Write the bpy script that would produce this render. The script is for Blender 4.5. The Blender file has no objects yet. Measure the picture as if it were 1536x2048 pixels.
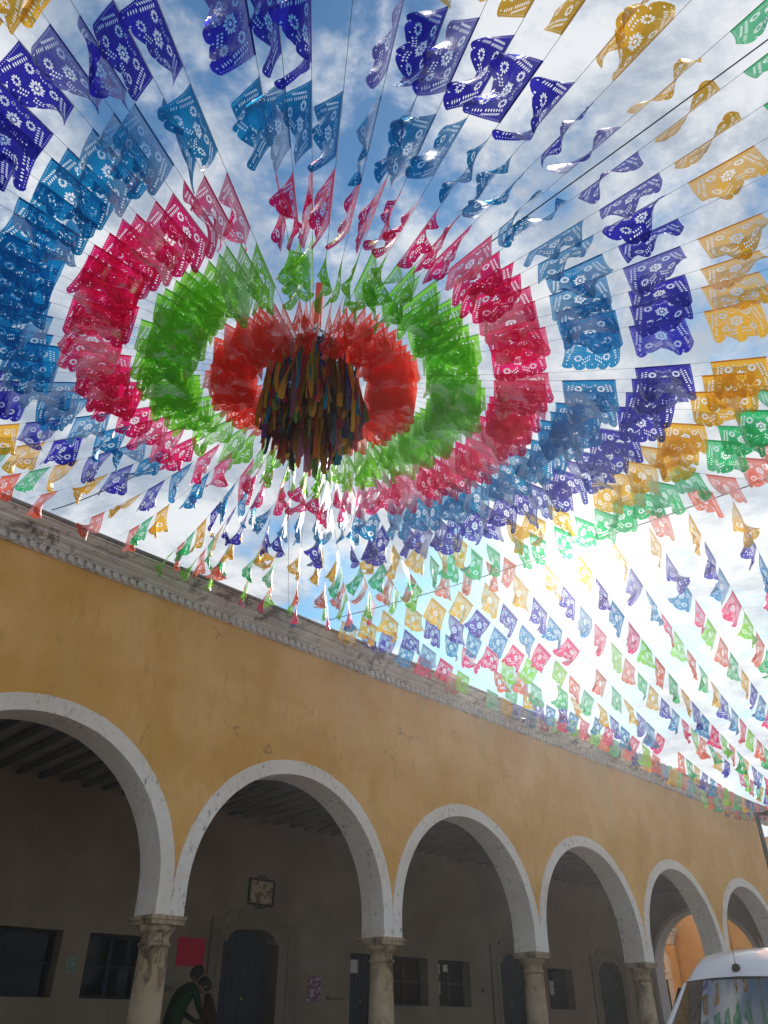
import bpy, math, random
from math import sin, cos, pi, radians, sqrt, atan2, exp
from mathutils import Vector, Matrix
from mathutils.geometry import delaunay_2d_cdt
R = random.Random(7)
SC = bpy.context.scene
COL = SC.collection

# ------------------------------------------------------------------ camera
CAM = Vector((0, 0, 1.5)); PITCH = radians(33.74); FPX = 1540.0
cam_d = bpy.data.cameras.new("camera"); cam = bpy.data.objects.new("camera", cam_d); COL.objects.link(cam)
cam.location = CAM; cam.rotation_euler = (radians(90) + PITCH, 0, 0)
cam_d.sensor_fit = 'VERTICAL'; cam_d.sensor_height = 24; cam_d.lens = 24 * FPX / 2048
cam_d.clip_end = 2000
SC.camera = cam
# ------------------------------------------------------------------ light
SUN_EL, SUN_AZ = radians(29.55), radians(16.04)          # azimuth from +Y towards +X
SUNV = Vector((sin(SUN_AZ) * cos(SUN_EL), cos(SUN_AZ) * cos(SUN_EL), sin(SUN_EL)))
sl = bpy.data.lights.new("sun", 'SUN'); sl.energy = 3.2; sl.angle = radians(0.5); sl.color = (1, .93, .82)
so = bpy.data.objects.new("sun", sl); COL.objects.link(so)
so.rotation_euler = (-SUNV).to_track_quat('-Z', 'Y').to_euler()
SC.view_settings.view_transform = 'Standard'; SC.view_settings.look = 'None'
SC.view_settings.gamma = 1; SC.view_settings.use_curve_mapping = False
SC.view_settings.exposure = 0.88
SC.cycles.transparent_max_bounces = 24
SC.cycles.max_bounces = 8

class NT:
    """small helper to write node trees"""
    def __init__(s, tree): s.t = tree; s.n = tree.nodes; s.l = tree.links
    def new(s, typ, **kw):
        n = s.n.new(typ)
        for k, v in kw.items(): setattr(n, k, v)
        return n
    def put(s, sock, v):
        if isinstance(v, bpy.types.NodeSocket): s.l.new(v, sock)
        elif isinstance(v, (tuple, list)) and len(v) == 3 and sock.type == 'RGBA': sock.default_value = (*v, 1)
        else: sock.default_value = v
    def math(s, op, a, b=0.0, c=None, clamp=False):
        n = s.new('ShaderNodeMath', operation=op); n.use_clamp = clamp
        s.put(n.inputs[0], a); s.put(n.inputs[1], b)
        if c is not None: s.put(n.inputs[2], c)
        return n.outputs[0]
    def vmath(s, op, a, b=(0, 0, 0)):
        n = s.new('ShaderNodeVectorMath', operation=op); s.put(n.inputs[0], a); s.put(n.inputs[1], b)
        return n.outputs['Value'] if op in ('DOT_PRODUCT', 'LENGTH') else n.outputs[0]
    def mix(s, f, a, b, blend='MIX'):
        n = s.new('ShaderNodeMix', data_type='RGBA', blend_type=blend)
        s.put(n.inputs[0], f); s.put(n.inputs[6], a); s.put(n.inputs[7], b); return n.outputs[2]
    def noise(s, vec, scale, detail=4, rough=.5, dist=0.0):
        n = s.new('ShaderNodeTexNoise'); s.put(n.inputs['Vector'], vec)
        n.inputs['Scale'].default_value = scale; n.inputs['Detail'].default_value = detail
        n.inputs['Roughness'].default_value = rough; n.inputs['Distortion'].default_value = dist
        return n.outputs['Fac']
    def ramp(s, f, a, b):
        n = s.new('ShaderNodeMapRange', interpolation_type='SMOOTHSTEP')
        s.put(n.inputs[0], f); n.inputs[1].default_value = a; n.inputs[2].default_value = b
        return n.outputs[0]
    def scale(s, vec, sc):
        n = s.new('ShaderNodeMapping'); s.put(n.inputs[0], vec); n.inputs['Scale'].default_value = sc; return n.outputs[0]

# ------------------------------------------------------------------ sky with broken cloud
world = bpy.data.worlds.new("World"); SC.world = world; world.use_nodes = True
W = NT(world.node_tree); W.n.clear()
geo = W.new('ShaderNodeTexCoord').outputs['Generated']
dirv = W.vmath('NORMALIZE', geo)
sky = W.new('ShaderNodeTexSky', sky_type='NISHITA', sun_disc=False)
sky.sun_elevation = SUN_EL; sky.sun_rotation = SUN_AZ; sky.air_density = 1.0; sky.dust_density = .4; sky.ozone_density = 1.5
sep = W.new('ShaderNodeSeparateXYZ'); W.l.new(dirv, sep.inputs[0])
zz = W.math('MAXIMUM', sep.outputs[2], 0.0); zz = W.math('ADD', zz, 0.16)
comb = W.new('ShaderNodeCombineXYZ')
W.l.new(W.math('DIVIDE', sep.outputs[0], zz), comb.inputs[0]); W.l.new(W.math('DIVIDE', sep.outputs[1], zz), comb.inputs[1])
comb.inputs[2].default_value = 3.3
P = comb.outputs[0]
big = W.noise(P, 1.5, 3, .5, .3); mid = W.noise(P, 4.2, 9, .62, .25); fine = W.noise(P, 11.0, 8, .62, .35)
dens = W.math('ADD', W.math('MULTIPLY', big, .52), W.math('ADD', W.math('MULTIPLY', mid, .42), W.math('MULTIPLY', fine, .24)))
mask = W.ramp(dens, .505, .615)
shade = W.ramp(W.noise(P, 4.6, 9, .66, .3), .38, .62)
sd = W.math('MAXIMUM', W.vmath('DOT_PRODUCT', dirv, tuple(SUNV)), 0.0)
g1 = W.math('POWER', sd, 1500.0); g2 = W.math('POWER', sd, 130.0); g3 = W.math('POWER', sd, 7.0)
cl = W.mix(shade, (1.95, 2.4, 3.05), (4.75, 4.9, 5.1))
cl = W.mix(W.math('MULTIPLY', g3, .25), cl, (4.2, 3.9, 3.4))
skyc = W.mix(1.0, W.mix(1.0, sky.outputs[0], (.28, .60, .76), 'MULTIPLY'), (3.8, 4.3, 5.0), 'DARKEN')
base = W.mix(W.math('MULTIPLY_ADD', mask, .90, .06), skyc, cl)
glow = W.math('ADD', W.math('MULTIPLY', g1, 26.0), W.math('MULTIPLY', g2, .3))
gc = W.mix(1.0, (1, .95, .84), glow, 'MULTIPLY')
fin = W.mix(1.0, base, gc, 'ADD')
bg = W.new('ShaderNodeBackground'); W.l.new(fin, bg.inputs[0]); bg.inputs[1].default_value = .10
wo = W.new('ShaderNodeOutputWorld'); W.l.new(bg.outputs[0], wo.inputs[0])

# ------------------------------------------------------------------ helpers
def mat(name, rough=.8, spec=.3):
    m = bpy.data.materials.new(name); m.use_nodes = True
    n = NT(m.node_tree); b = m.node_tree.nodes['Principled BSDF']
    b.inputs['Roughness'].default_value = rough; b.inputs['Specular IOR Level'].default_value = spec
    return m, n, b
def simple(name, c, rough=.7, spec=.3, metal=0.0, var=.12, sc=6.0, bump=0.0):
    m, n, b = mat(name, rough, spec)
    tc = n.new('ShaderNodeTexCoord').outputs['Object']
    f = n.noise(tc, sc, 5, .6)
    a = tuple(x * (1 - var) for x in c); d = tuple(min(1, x * (1 + var)) for x in c)
    n.put(b.inputs['Base Color'], n.mix(n.ramp(f, .3, .7), a, d))
    b.inputs['Metallic'].default_value = metal
    if bump:
        bp = n.new('ShaderNodeBump'); bp.inputs['Strength'].default_value = bump; bp.inputs['Distance'].default_value = .01
        n.put(bp.inputs['Height'], n.noise(tc, sc * 5, 6, .6)); n.l.new(bp.outputs[0], b.inputs['Normal'])
    return m
class MB:
    def __init__(s): s.v = []; s.f = []
    def add(s, vs, fs):
        o = len(s.v); s.v += [tuple(v) for v in vs]; s.f += [tuple(i + o for i in f) for f in fs]
    def box(s, a, b):
        x0, y0, z0 = a; x1, y1, z1 = b
        s.add([(x0, y0, z0), (x1, y0, z0), (x1, y1, z0), (x0, y1, z0), (x0, y0, z1), (x1, y0, z1), (x1, y1, z1), (x0, y1, z1)],
              [(0, 3, 2, 1), (4, 5, 6, 7), (0, 1, 5, 4), (1, 2, 6, 5), (2, 3, 7, 6), (3, 0, 4, 7)])
    def tube(s, pts, r, n=6, cap=True):
        pts = [Vector(p) for p in pts]; rs = r if isinstance(r, (list, tuple)) else [r] * len(pts)
        rings = []
        for i, p in enumerate(pts):
            t = (pts[min(i + 1, len(pts) - 1)] - pts[max(i - 1, 0)]).normalized()
            u = t.cross(Vector((0, 0, 1)))
            if u.length < .05: u = t.cross(Vector((0, 1, 0)))
            u.normalize(); w = t.cross(u)
            rings.append([p + (u * cos(2 * pi * k / n) + w * sin(2 * pi * k / n)) * rs[i] for k in range(n)])
        vs = [v for rg in rings for v in rg]; fs = []
        for i in range(len(pts) - 1):
            for k in range(n):
                fs.append((i * n + k, i * n + (k + 1) % n, (i + 1) * n + (k + 1) % n, (i + 1) * n + k))
        if cap: fs.append(tuple(range(n))[::-1]); fs.append(tuple((len(pts) - 1) * n + k for k in range(n)))
        s.add(vs, fs)
    def lathe(s, prof, c=(0, 0, 0), n=24):
        vs = []; fs = []
        for r, z in prof:
            for k in range(n): vs.append((c[0] + r * cos(2 * pi * k / n), c[1] + r * sin(2 * pi * k / n), c[2] + z))
        for i in range(len(prof) - 1):
            for k in range(n): fs.append((i * n + k, i * n + (k + 1) % n, (i + 1) * n + (k + 1) % n, (i + 1) * n + k))
        s.add(vs, fs)
    def mesh(s, name, m=None, smooth=False):
        me = bpy.data.meshes.new(name); me.from_pydata(s.v, [], s.f); me.update()
        if m: me.materials.append(m)
        if smooth: me.polygons.foreach_set('use_smooth', [True] * len(me.polygons))
        return me
    def build(s, name, m, parent=None, smooth=False, loc=None, autos=False):
        o = bpy.data.objects.new(name, s.mesh(name, m, smooth)); COL.objects.link(o)
        if parent: o.parent = parent
        if loc: o.location = loc
        return o
def tag(o, label=None, cat=None, group=None, kind=None):
    for k, v in (('label', label), ('category', cat), ('group', group), ('kind', kind)):
        if v: o[k] = v
    return o
def empty(name, loc=(0, 0, 0), rz=0.0):
    o = bpy.data.objects.new(name, None); COL.objects.link(o); o.location = loc; o.rotation_euler = (0, 0, rz)
    o.empty_display_size = .2; return o
def inst(name, me, parent, loc=(0, 0, 0)):
    o = bpy.data.objects.new(name, me); COL.objects.link(o); o.parent = parent; o.location = loc; return o

AZ = radians(44.66); D = 9.906
dv = Vector((sin(AZ), cos(AZ), 0)); nv = Vector((dv.y, -dv.x, 0))
BASE = -nv * D
def BW(t, off, z): return BASE + dv * t + nv * off + Vector((0, 0, z))
def project(p):
    q = Vector(p) - CAM; c, s = cos(PITCH), sin(PITCH)
    dd = c * q.y + s * q.z; u = -s * q.y + c * q.z
    if dd <= .05: return None
    return 768 + FPX * q.x / dd, 1024 - FPX * u / dd

# ------------------------------------------------------------------ materials of the place
def plaster(name, c1, c2, stain=None, stain_amt=.0, bumpd=.012, crack=.0, lo=.5, hi=.72, ssc=(5, 5, 1.1), sdist=.6):
    m, n, b = mat(name, .85, .2)
    tc = n.new('ShaderNodeTexCoord').outputs['Object']
    a = n.noise(tc, .9, 5, .55, .4); s2 = n.noise(tc, 6.0, 6, .6)
    col = n.mix(n.ramp(a, .32, .68), c1, c2)
    col = n.mix(n.math('MULTIPLY', n.ramp(s2, .45, .8), .25), col, tuple(x * .72 for x in c1))
    # worn pits and small patches
    pit = n.noise(tc, 17.0, 3, .5); pit = n.ramp(pit, .74, .78)
    col = n.mix(n.math('MULTIPLY', pit, .5), col, tuple(x * .45 for x in c1))
    if stain:
        st = n.noise(n.scale(tc, ssc), 1.6, 8, .72, sdist); st = n.math('MULTIPLY', n.ramp(st, lo, hi), n.ramp(n.noise(tc, 1.3, 4, .6), .35, .6))
        col = n.mix(n.math('MULTIPLY', st, stain_amt), col, stain)
    ck = None
    if crack:
        vo = n.new('ShaderNodeTexVoronoi', feature='DISTANCE_TO_EDGE'); vo.inputs['Scale'].default_value = .55
        wv = n.new('ShaderNodeTexNoise'); n.put(wv.inputs['Vector'], tc); wv.inputs['Scale'].default_value = 3.0; wv.inputs['Detail'].default_value = 6
        n.put(vo.inputs['Vector'], n.vmath('ADD', tc, n.vmath('MULTIPLY', wv.outputs['Color'], (.45, .45, .45))))
        ck = n.math('MULTIPLY', n.math('SUBTRACT', 1.0, n.ramp(vo.outputs['Distance'], .0015, .006)), n.ramp(n.noise(tc, 1.1, 3, .5), .54, .62))
        col = n.mix(n.math('MULTIPLY', ck, crack), col, tuple(x * .35 for x in c1))
        fade = n.ramp(n.noise(n.scale(tc, (1.4, 1.4, .22)), 1.5, 6, .65, .4), .45, .75)
        col = n.mix(n.math('MULTIPLY', fade, .30), col, (.62, .42, .17))
        pt = n.ramp(n.noise(tc, 3.1, 8, .7, .8), .66, .70)
        col = n.mix(n.math('MULTIPLY', pt, .28), col, (.36, .20, .05))
    n.put(b.inputs['Base Color'], col)
    bp = n.new('ShaderNodeBump'); bp.inputs['Strength'].default_value = .55; bp.inputs['Distance'].default_value = bumpd
    h = n.math('ADD', n.noise(tc, 2.2, 3, .5, .6), n.math('MULTIPLY', n.noise(tc, 26.0, 5, .6), .14))
    h = n.math('SUBTRACT', h, n.math('MULTIPLY', pit, .3))
    if ck is not None: h = n.math('SUBTRACT', h, n.math('MULTIPLY', ck, .25))
    n.put(bp.inputs['Height'], h); n.l.new(bp.outputs[0], b.inputs['Normal'])
    return m
M_ochre = plaster('ochre_plaster', (.70, .365, .085), (.83, .485, .175), (.38, .20, .05), .45, .05, crack=.5)
M_white = plaster('limewash_white', (.78, .69, .60), (.86, .80, .73), (.12, .10, .085), .75, lo=.52, hi=.68, ssc=(9, 9, 5), sdist=.1)
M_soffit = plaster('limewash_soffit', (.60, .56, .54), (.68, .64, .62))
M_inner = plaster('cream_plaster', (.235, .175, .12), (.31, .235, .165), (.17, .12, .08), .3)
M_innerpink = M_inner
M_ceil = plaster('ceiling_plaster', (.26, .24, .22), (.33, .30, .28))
M_corn = plaster('weathered_cornice', (.66, .61, .58), (.83, .79, .75), (.06, .052, .045), .86, lo=.47, hi=.63, ssc=(2.2, 2.2, 2.0))
M_dent = plaster('limewashed_dentil', (.70, .66, .63), (.82, .79, .76), (.1, .09, .09), .5)
M_corntop = plaster('mildewed_roof_edge', (.16, .145, .14), (.30, .27, .25), (.03, .028, .026), .95)
M_stone = plaster('column_stone', (.40, .29, .17), (.56, .45, .31), (.07, .045, .025), .97, lo=.42, hi=.6, ssc=(4, 4, 2.2))
M_surr = plaster('door_stone', (.20, .15, .11), (.26, .20, .15), (.12, .09, .07), .4)
M_beam = simple('blue_painted_beam', (.02, .036, .046), .7, var=.3, sc=8)
M_wood = simple('dark_blue_door_paint', (.014, .024, .036), .6, var=.25, sc=5)
M_black = simple('black_iron', (.02, .02, .022), .5)
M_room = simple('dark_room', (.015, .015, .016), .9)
m_, n_, b_ = mat('window_glass', .05, .5); b_.inputs['Base Color'].default_value = (.006, .008, .01, 1); b_.inputs['Specular IOR Level'].default_value = .12; M_glass = m_
M_paper = simple('notice_paper', (.62, .60, .52), .8, var=.05)

# ------------------------------------------------------------------ ground
m_, n_, b_ = mat('plaza_paving', .9)
tc = n_.new('ShaderNodeTexCoord').outputs['Object']
br = n_.new('ShaderNodeTexBrick'); n_.put(br.inputs['Vector'], tc); br.inputs['Scale'].default_value = 1.6
br.inputs['Color1'].default_value = (.30, .28, .25, 1); br.inputs['Color2'].default_value = (.36, .33, .29, 1); br.inputs['Mortar'].default_value = (.16, .15, .13, 1)
br.inputs['Mortar Size'].default_value = .012
n_.put(b_.inputs['Base Color'], n_.mix(n_.math('MULTIPLY', n_.noise(tc, .4, 6, .6), .4), br.outputs[0], (.24, .22, .19)))
g = MB(); g.add([(-600, -600, 0), (600, -600, 0), (600, 600, 0), (-600, 600, 0)], [(0, 1, 2, 3)])
tag(g.build('plaza_ground', m_), kind='structure')

# ------------------------------------------------------------------ scattering box added to imitate the lens veil around the sun
hz = MB(); hz.box((-30, -8, -1), (45, 60, 9.5))
m_ = bpy.data.materials.new('lens_veil_volume'); m_.use_nodes = True; n_ = NT(m_.node_tree); n_.n.clear()
pv_ = n_.new('ShaderNodeVolumePrincipled'); pv_.inputs['Color'].default_value = (.93, .95, 1, 1); pv_.inputs['Density'].default_value = .0023; pv_.inputs['Anisotropy'].default_value = .80
n_.l.new(pv_.outputs[0], n_.new('ShaderNodeOutputMaterial').inputs['Volume'])
tag(hz.build('lens_veil', m_), kind='stuff')

# ------------------------------------------------------------------ arcade building (local x along facade, y into it)
bld = empty('arcade_building', BASE, atan2(dv.y, dv.x))
tag(bld, 'long ochre arcade building with white arches on stone columns and a weathered moulded cornice', 'building')
T0 = 6.035; SP = 4.1827; IC = list(range(-2, 6))           # column indices (last one the corner)
TL, TR = T0 - 2 * SP, T0 + 5 * SP + .55
ZC = 3.0; AO, BO = SP / 2, 2.09; AI, BI = SP / 2 - .215, 1.87; ZB = 2.70; TH = .5; ZT = 6.99; FLOOR = .45
NSEG = 40
# facade skin with arched openings
w = MB(); wob = random.Random(3)
bays = [(T0 + i * SP, T0 + (i + 1) * SP) for i in range(-2, 5)]
def ell(c, a, b_, th): return c + a * cos(th), ZC + b_ * sin(th)
for (a, b) in bays:
    c = (a + b) / 2
    for k in range(NSEG):
        x0, z0 = ell(c, AO, BO - .012, pi - pi * k / NSEG); x1, z1 = ell(c, AO, BO - .012, pi - pi * (k + 1) / NSEG)
        zs = [1.0]
        for y, flip in ((0, 0), (TH, 1)):
            vs = [(x0, y, z0), (x1, y, z1), (x1, y, ZT), (x0, y, ZT)]
            w.add(vs, [(0, 1, 2, 3) if not flip else (3, 2, 1, 0)])
        w.add([(x0, 0, ZT), (x1, 0, ZT), (x1, TH, ZT), (x0, TH, ZT)], [(0, 1, 2, 3)])
# solid end pier right of last column and upper wall edges
xr = T0 + 5 * SP
for y, flip in ((0, 0), (TH, 1)):
    vs = [(xr, y, ZB), (TR, y, ZB), (TR, y, ZT), (xr, y, ZT)]; w.add(vs, [(0, 1, 2, 3) if not flip else (3, 2, 1, 0)])
w.add([(xr, 0, ZT), (TR, 0, ZT), (TR, TH, ZT), (xr, TH, ZT)], [(0, 1, 2, 3)])
facade = w.build('facade_wall', M_ochre, bld)
import bmesh
_b = bmesh.new(); _b.from_mesh(facade.data); bmesh.ops.remove_doubles(_b, verts=_b.verts, dist=.0005); _b.to_mesh(facade.data); _b.free()
# arch trims
def arch_trim(c, name, parent, m, AO=AO, BO=BO, AI=AI, BI=BI, ZB=ZB, front=-.018, back=TH + .0, ax='x', rough=.006):
    mb = MB(); prof = []
    rr = random.Random(int(c * 100))
    n = 48
    def j(): return rr.uniform(-rough, rough)
    prof.append(((c - AO + .002, ZB), (c - AI, ZB)))
    prof.append(((c - AO + .002, ZC - .15), (c - AI, ZC - .15)))
    for k in range(n + 1):
        th = pi - pi * k / n
        e = j() * min(1, 2 * sin(th))
        prof.append(((c + (AO + e - .002) * cos(th), ZC + (BO + e) * sin(th)), (c + (AI + e * .4) * cos(th), ZC + (BI + e * .4) * sin(th))))
    prof.append(((c + AO - .002, ZC - .15), (c + AI, ZC - .15)))
    prof.append(((c + AO - .002, ZB), (c + AI, ZB)))
    P3 = (lambda u, y, z: (u, y, z)) if ax == 'x' else (lambda u, y, z: (y, u, z))
    vs = []; fs = []
    for (o, i) in prof: vs += [P3(o[0], front, o[1]), P3(i[0], front, i[1]), P3(i[0], back, i[1]), P3(o[0], back, o[1])]
    for k in range(len(prof) - 1):
        a = 4 * k; b = a + 4
        fs += [(a, a + 1, b + 1, b), (a + 1, a + 2, b + 2, b + 1), (a + 2, a + 3, b + 3, b + 2), (a + 3, a, b, b + 3)]
    fs += [(0, 3, 2, 1), (len(vs) - 4, len(vs) - 3, len(vs) - 2, len(vs) - 1)]
    mb.add(vs, fs)
    return mb.build(name, m, parent)
for (a, b) in bays: arch_trim((a + b) / 2, 'arch_trim', bld, M_white)
# columns
colm = MB()
colm.lathe([(.235, 0), (.235, .06), (.26, .08), (.26, .15), (.22, .17), (.215, .20), (.205, .9), (.185, 1.72), (.178, 1.735), (.205, 1.745), (.212, 1.765), (.205, 1.785), (.18, 1.795), (.178, 1.86), (.19, 1.885), (.215, 1.91), (.235, 1.925), (.24, 1.95), (.24, 1.99)], n=28)
colme = colm.mesh('column_shaft', M_stone, True)
ab = MB(); ab.box((-.245, -.03, 0), (.245, TH + .02, .055)); ab.box((-.262, -.045, .055), (.262, TH + .035, .104))
abme = ab.mesh('abacus', M_stone)
pl = MB(); pl.box((-.29, -.02, 0), (.29, .56, .16)); plme = pl.mesh('plinth', M_stone)
for i in IC:
    t = T0 + i * SP
    e = inst('column', colme, bld, (t, .25, FLOOR + .16)); e.rotation_euler = (0, 0, i * 1.3)
    for nm, me, z in (('capital_slab', abme, ZB - .104), ('plinth', plme, FLOOR)):
        o = inst(nm, me, bld, (t, 0, z))
# cornice sweep, local y negative = towards the plaza
prof = [(0, 6.985), (-.030, 6.985), (-.030, 7.085), (-.098, 7.085), (-.098, 7.105), (-.125, 7.108), (-.15, 7.125), (-.175, 7.15), (-.215, 7.165), (-.235, 7.165), (-.235, 7.185),
        (-.265, 7.185), (-.265, 7.235), (-.345, 7.238), (-.345, 7.25), (-.365, 7.255), (-.39, 7.275), (-.40, 7.29), (-.445, 7.292), (-.445, 7.31)]
top = [(-.445, 7.31), (-.47, 7.315), (-.485, 7.33), (-.485, 7.355), (-.44, 7.385), (-.30, 7.40), (0, 7.44), (TH, 7.5)]
def sweep(pr, name, m):
    mb = MB(); xs = [TL + (TR + .45 - TL) * k / 150 for k in range(151)]; rr = random.Random(5)
    vs = []; fs = []; n = len(pr)
    for x in xs:
        e = rr.uniform(-.004, .004)
        for (y, z) in pr: vs.append((x, y + e + rr.uniform(-.002, .002), z + e))
    for i in range(len(xs) - 1):
        for k in range(n - 1):
            a = i * n + k; fs.append((a, a + n, a + n + 1, a + 1))
    mb.add(vs, fs); return mb.build(name, m, bld)
cornice = sweep(prof, 'cornice', M_corn)
sweep(top, 'roof_edge', M_corntop)
dm = MB(); dm.box((0, -.088, 0), (.084, -.034, .088)); dme = dm.mesh('dentil', M_dent)
k = 0
while TL + .14 * k < TR + .3 and k < 298:
    o = inst('dentil', dme, cornice, (TL + .3 + .14 * k, 0, 6.992)); k += 1
# portico inside: floor, step, ceiling, beams, back wall
DEP = 4.4
fl = MB(); fl.box((TL, -.6, 0), (TR + .3, DEP, FLOOR)); fl.build('portico_floor', simple('floor_stone', (.3, .26, .21), .7), bld)
st = MB(); st.box((TL, -.95, 0), (TR + .3, -.605, .24)); st.build('step', simple('step_stone', (.32, .28, .23), .8), bld)
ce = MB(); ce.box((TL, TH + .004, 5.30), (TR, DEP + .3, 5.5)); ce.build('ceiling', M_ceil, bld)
rf = MB(); rf.box((TL, TH, 7.3), (TR, 14, 7.5)); rf.build('roof', M_corntop, bld)
rw = MB(); rw.box((TR - .3, DEP + .35, 0), (TR, 14, 7.3)); rw.box((TL, 13.6, 0), (TR - .31, 13.99, 7.3)); rw.box((TL - .3, 0, 0), (TL - .002, 14, 7.3)); rw.build('side_wall', M_ochre, bld)
kk = 0; t = TL + .2
bm = []
for v in range(4):
    mb = MB(); rr = random.Random(v)
    pts = [(rr.uniform(-.012, .012), TH + .0 + (DEP - TH - .02) * q / 6, rr.uniform(-.01, .01)) for q in range(7)]
    mb.tube(pts, [.062 + rr.uniform(-.008, .008) for _ in pts], 8); bm.append(mb.mesh('beam', M_beam, True))
while t < TR - .5:
    inst('beam', bm[kk % 4], bld, (t, 0, 5.235)); kk += 1; t += .413
# back wall with openings
openings = [(4.9, 6.73, 1.89, 2.86, 'w'), (7.22, 8.35, 1.89, 2.86, 'w'), (9.98, 11.36, FLOOR, 3.13, 'd'), (13.42, 14.40, FLOOR, 2.86, 'p'),
            (14.75, 15.97, 1.89, 2.86, 'w'), (16.36, 17.56, 1.89, 2.86, 'w'), (18.75, 20.15, FLOOR, 3.17, 'd'), (20.95, 22.2, 1.89, 2.86, 'w'), (23.54, 24.86, FLOOR, 3.13, 'd')]
xs = sorted(set([TL, TR] + [o[0] for o in openings] + [o[1] for o in openings])); 
bw = MB()
for i in range(len(xs) - 1):
    a, b = xs[i], xs[i + 1]; op = [o for o in openings if o[0] <= a + 1e-6 and o[1] >= b - 1e-6]
    spans = [(FLOOR, 5.3)]
    if op:
        z0, z1 = op[0][2], op[0][3]; spans = [(z1, 5.3)] + ([(FLOOR, z0)] if z0 > FLOOR + .01 else [])
    for (z0, z1) in spans: bw.add([(a, DEP, z0), (b, DEP, z0), (b, DEP, z1), (a, DEP, z1)], [(0, 1, 2, 3)])
for (a, b, z0, z1, ty) in openings:
    y0, y1 = DEP, DEP + .32
    bw.add([(a, y0, z0), (a, y1, z0), (a, y1, z1), (a, y0, z1)], [(0, 1, 2, 3)]); bw.add([(b, y0, z0), (b, y1, z0), (b, y1, z1), (b, y0, z1)], [(3, 2, 1, 0)])
    bw.add([(a, y0, z0), (b, y0, z0), (b, y1, z0), (a, y1, z0)], [(0, 1, 2, 3)]); bw.add([(a, y0, z1), (b, y0, z1), (b, y1, z1), (a, y1, z1)], [(3, 2, 1, 0)])
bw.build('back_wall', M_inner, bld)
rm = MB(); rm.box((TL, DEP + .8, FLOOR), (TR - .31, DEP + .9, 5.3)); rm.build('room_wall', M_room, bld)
def window(a, b, z0, z1):
    y = DEP + .24
    f = MB(); wd = .05
    f.box((a, y, z0), (a + wd, y + .06, z1)); f.box((b - wd, y, z0), (b, y + .06, z1)); f.box((a + wd, y, z1 - wd), (b - wd, y + .06, z1)); f.box((a + wd, y, z0), (b - wd, y + .06, z0 + wd))
    c = (a + b) / 2; f.box((c - .035, y - .005, z0 + wd), (c + .035, y + .05, z1 - wd))
    fo = f.build('window_frame', M_wood, bld)
    for (x0, x1) in ((a + wd, c - .035), (c + .035, b - wd)):
        zc = (z0 + z1) / 2
        q = MB(); q.box((x0, y + .01, zc - .02), (x1, y + .04, zc + .02)); q.build('glazing_bar', M_wood, fo)
        for (za, zb) in ((z0 + wd, zc - .02), (zc + .02, z1 - wd)):
            p = MB(); p.box((x0, y + .02, za), (x1, y + .026, zb)); p.build('pane', M_glass, fo)
def door(a, b, z0, z1, arch=True):
    y = DEP + .26; n = 8; w_ = (b - a) / n
    lf = MB(); lf.box((a, y + .035, z0), (b, y + .06, z1)); lo = lf.build('door', M_wood, bld)
    pm = MB(); pm.box((.006, y, z0), (w_ - .006, y + .034, z1)); pme = pm.mesh('plank', M_wood)
    for k in range(n): inst('plank', pme, lo, (a + w_ * k, 0, 0))
    h = MB(); h.lathe([(0, 0), (.02, .004), (.022, .02), (0, .03)], n=8); ho = h.build('handle', simple('brass_knob', (.5, .42, .25), .35, metal=.8), lo, loc=((a + b) / 2 + .06, y - .01, 1.95)); ho.rotation_euler = (pi / 2, 0, 0)
def surround(a, b, sa, sb):
    """stone door surround: opening a..b with segmental head, outer sa..sb with raised rounded crest"""
    c = (a + b) / 2; h = (b - a) / 2; zsp, ztop = 2.88, 3.14
    inner = [(a, FLOOR), (a, zsp - .1), (a + .0, zsp)]; 
    inner = [(a, FLOOR), (a, zsp)] + [(c - h * .86 * cos(pi * k / 14), zsp + .02 + (ztop - zsp) * sin(pi * k / 14)) for k in range(15)] + [(b, zsp), (b, FLOOR)]
    outer = [(sa, FLOOR), (sa, 3.30)] + [(c - .70 * cos(pi * k / 14), 3.31 + .20 * sin(pi * k / 14)) for k in range(15)] + [(sb, 3.30), (sb, FLOOR)]
    mb = MB(); vs = []; fs = []; y0, y1 = DEP - .06, DEP + .28
    for i_, o_ in zip(inner, outer): vs += [(i_[0], y0, i_[1]), (o_[0], y0, o_[1]), (o_[0], DEP + .01, o_[1]), (i_[0], y1, i_[1])]
    for k in range(len(inner) - 1):
        p = 4 * k; q = p + 4; fs += [(p, p + 1, q + 1, q)[::-1], (p + 1, p + 2, q + 2, q + 1)[::-1], (p + 3, p, q, q + 3)[::-1]]
    mb.add(vs, fs); so_ = mb.build('door_surround', M_surr, bld)
    # moulding fillet
    m2 = MB(); mid = [((i_[0] * .55 + o_[0] * .45), y0 - .008, (i_[1] * .55 + o_[1] * .45)) for i_, o_ in zip(inner, outer)]
    m2.tube(mid, .018, 6); m2.build('moulding', M_surr, so_)
for (a, b, z0, z1, ty) in openings:
    if ty == 'w': window(a, b, z0, z1)
    elif ty == 'd':
        door(a, b, z0, z1); s0 = {9.98: (9.69, 11.89), 18.75: (18.40, 20.55), 23.54: (23.22, 25.2)}[a]; surround(a, b, *s0)
    else: door(a, b, z0, z1)
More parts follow.
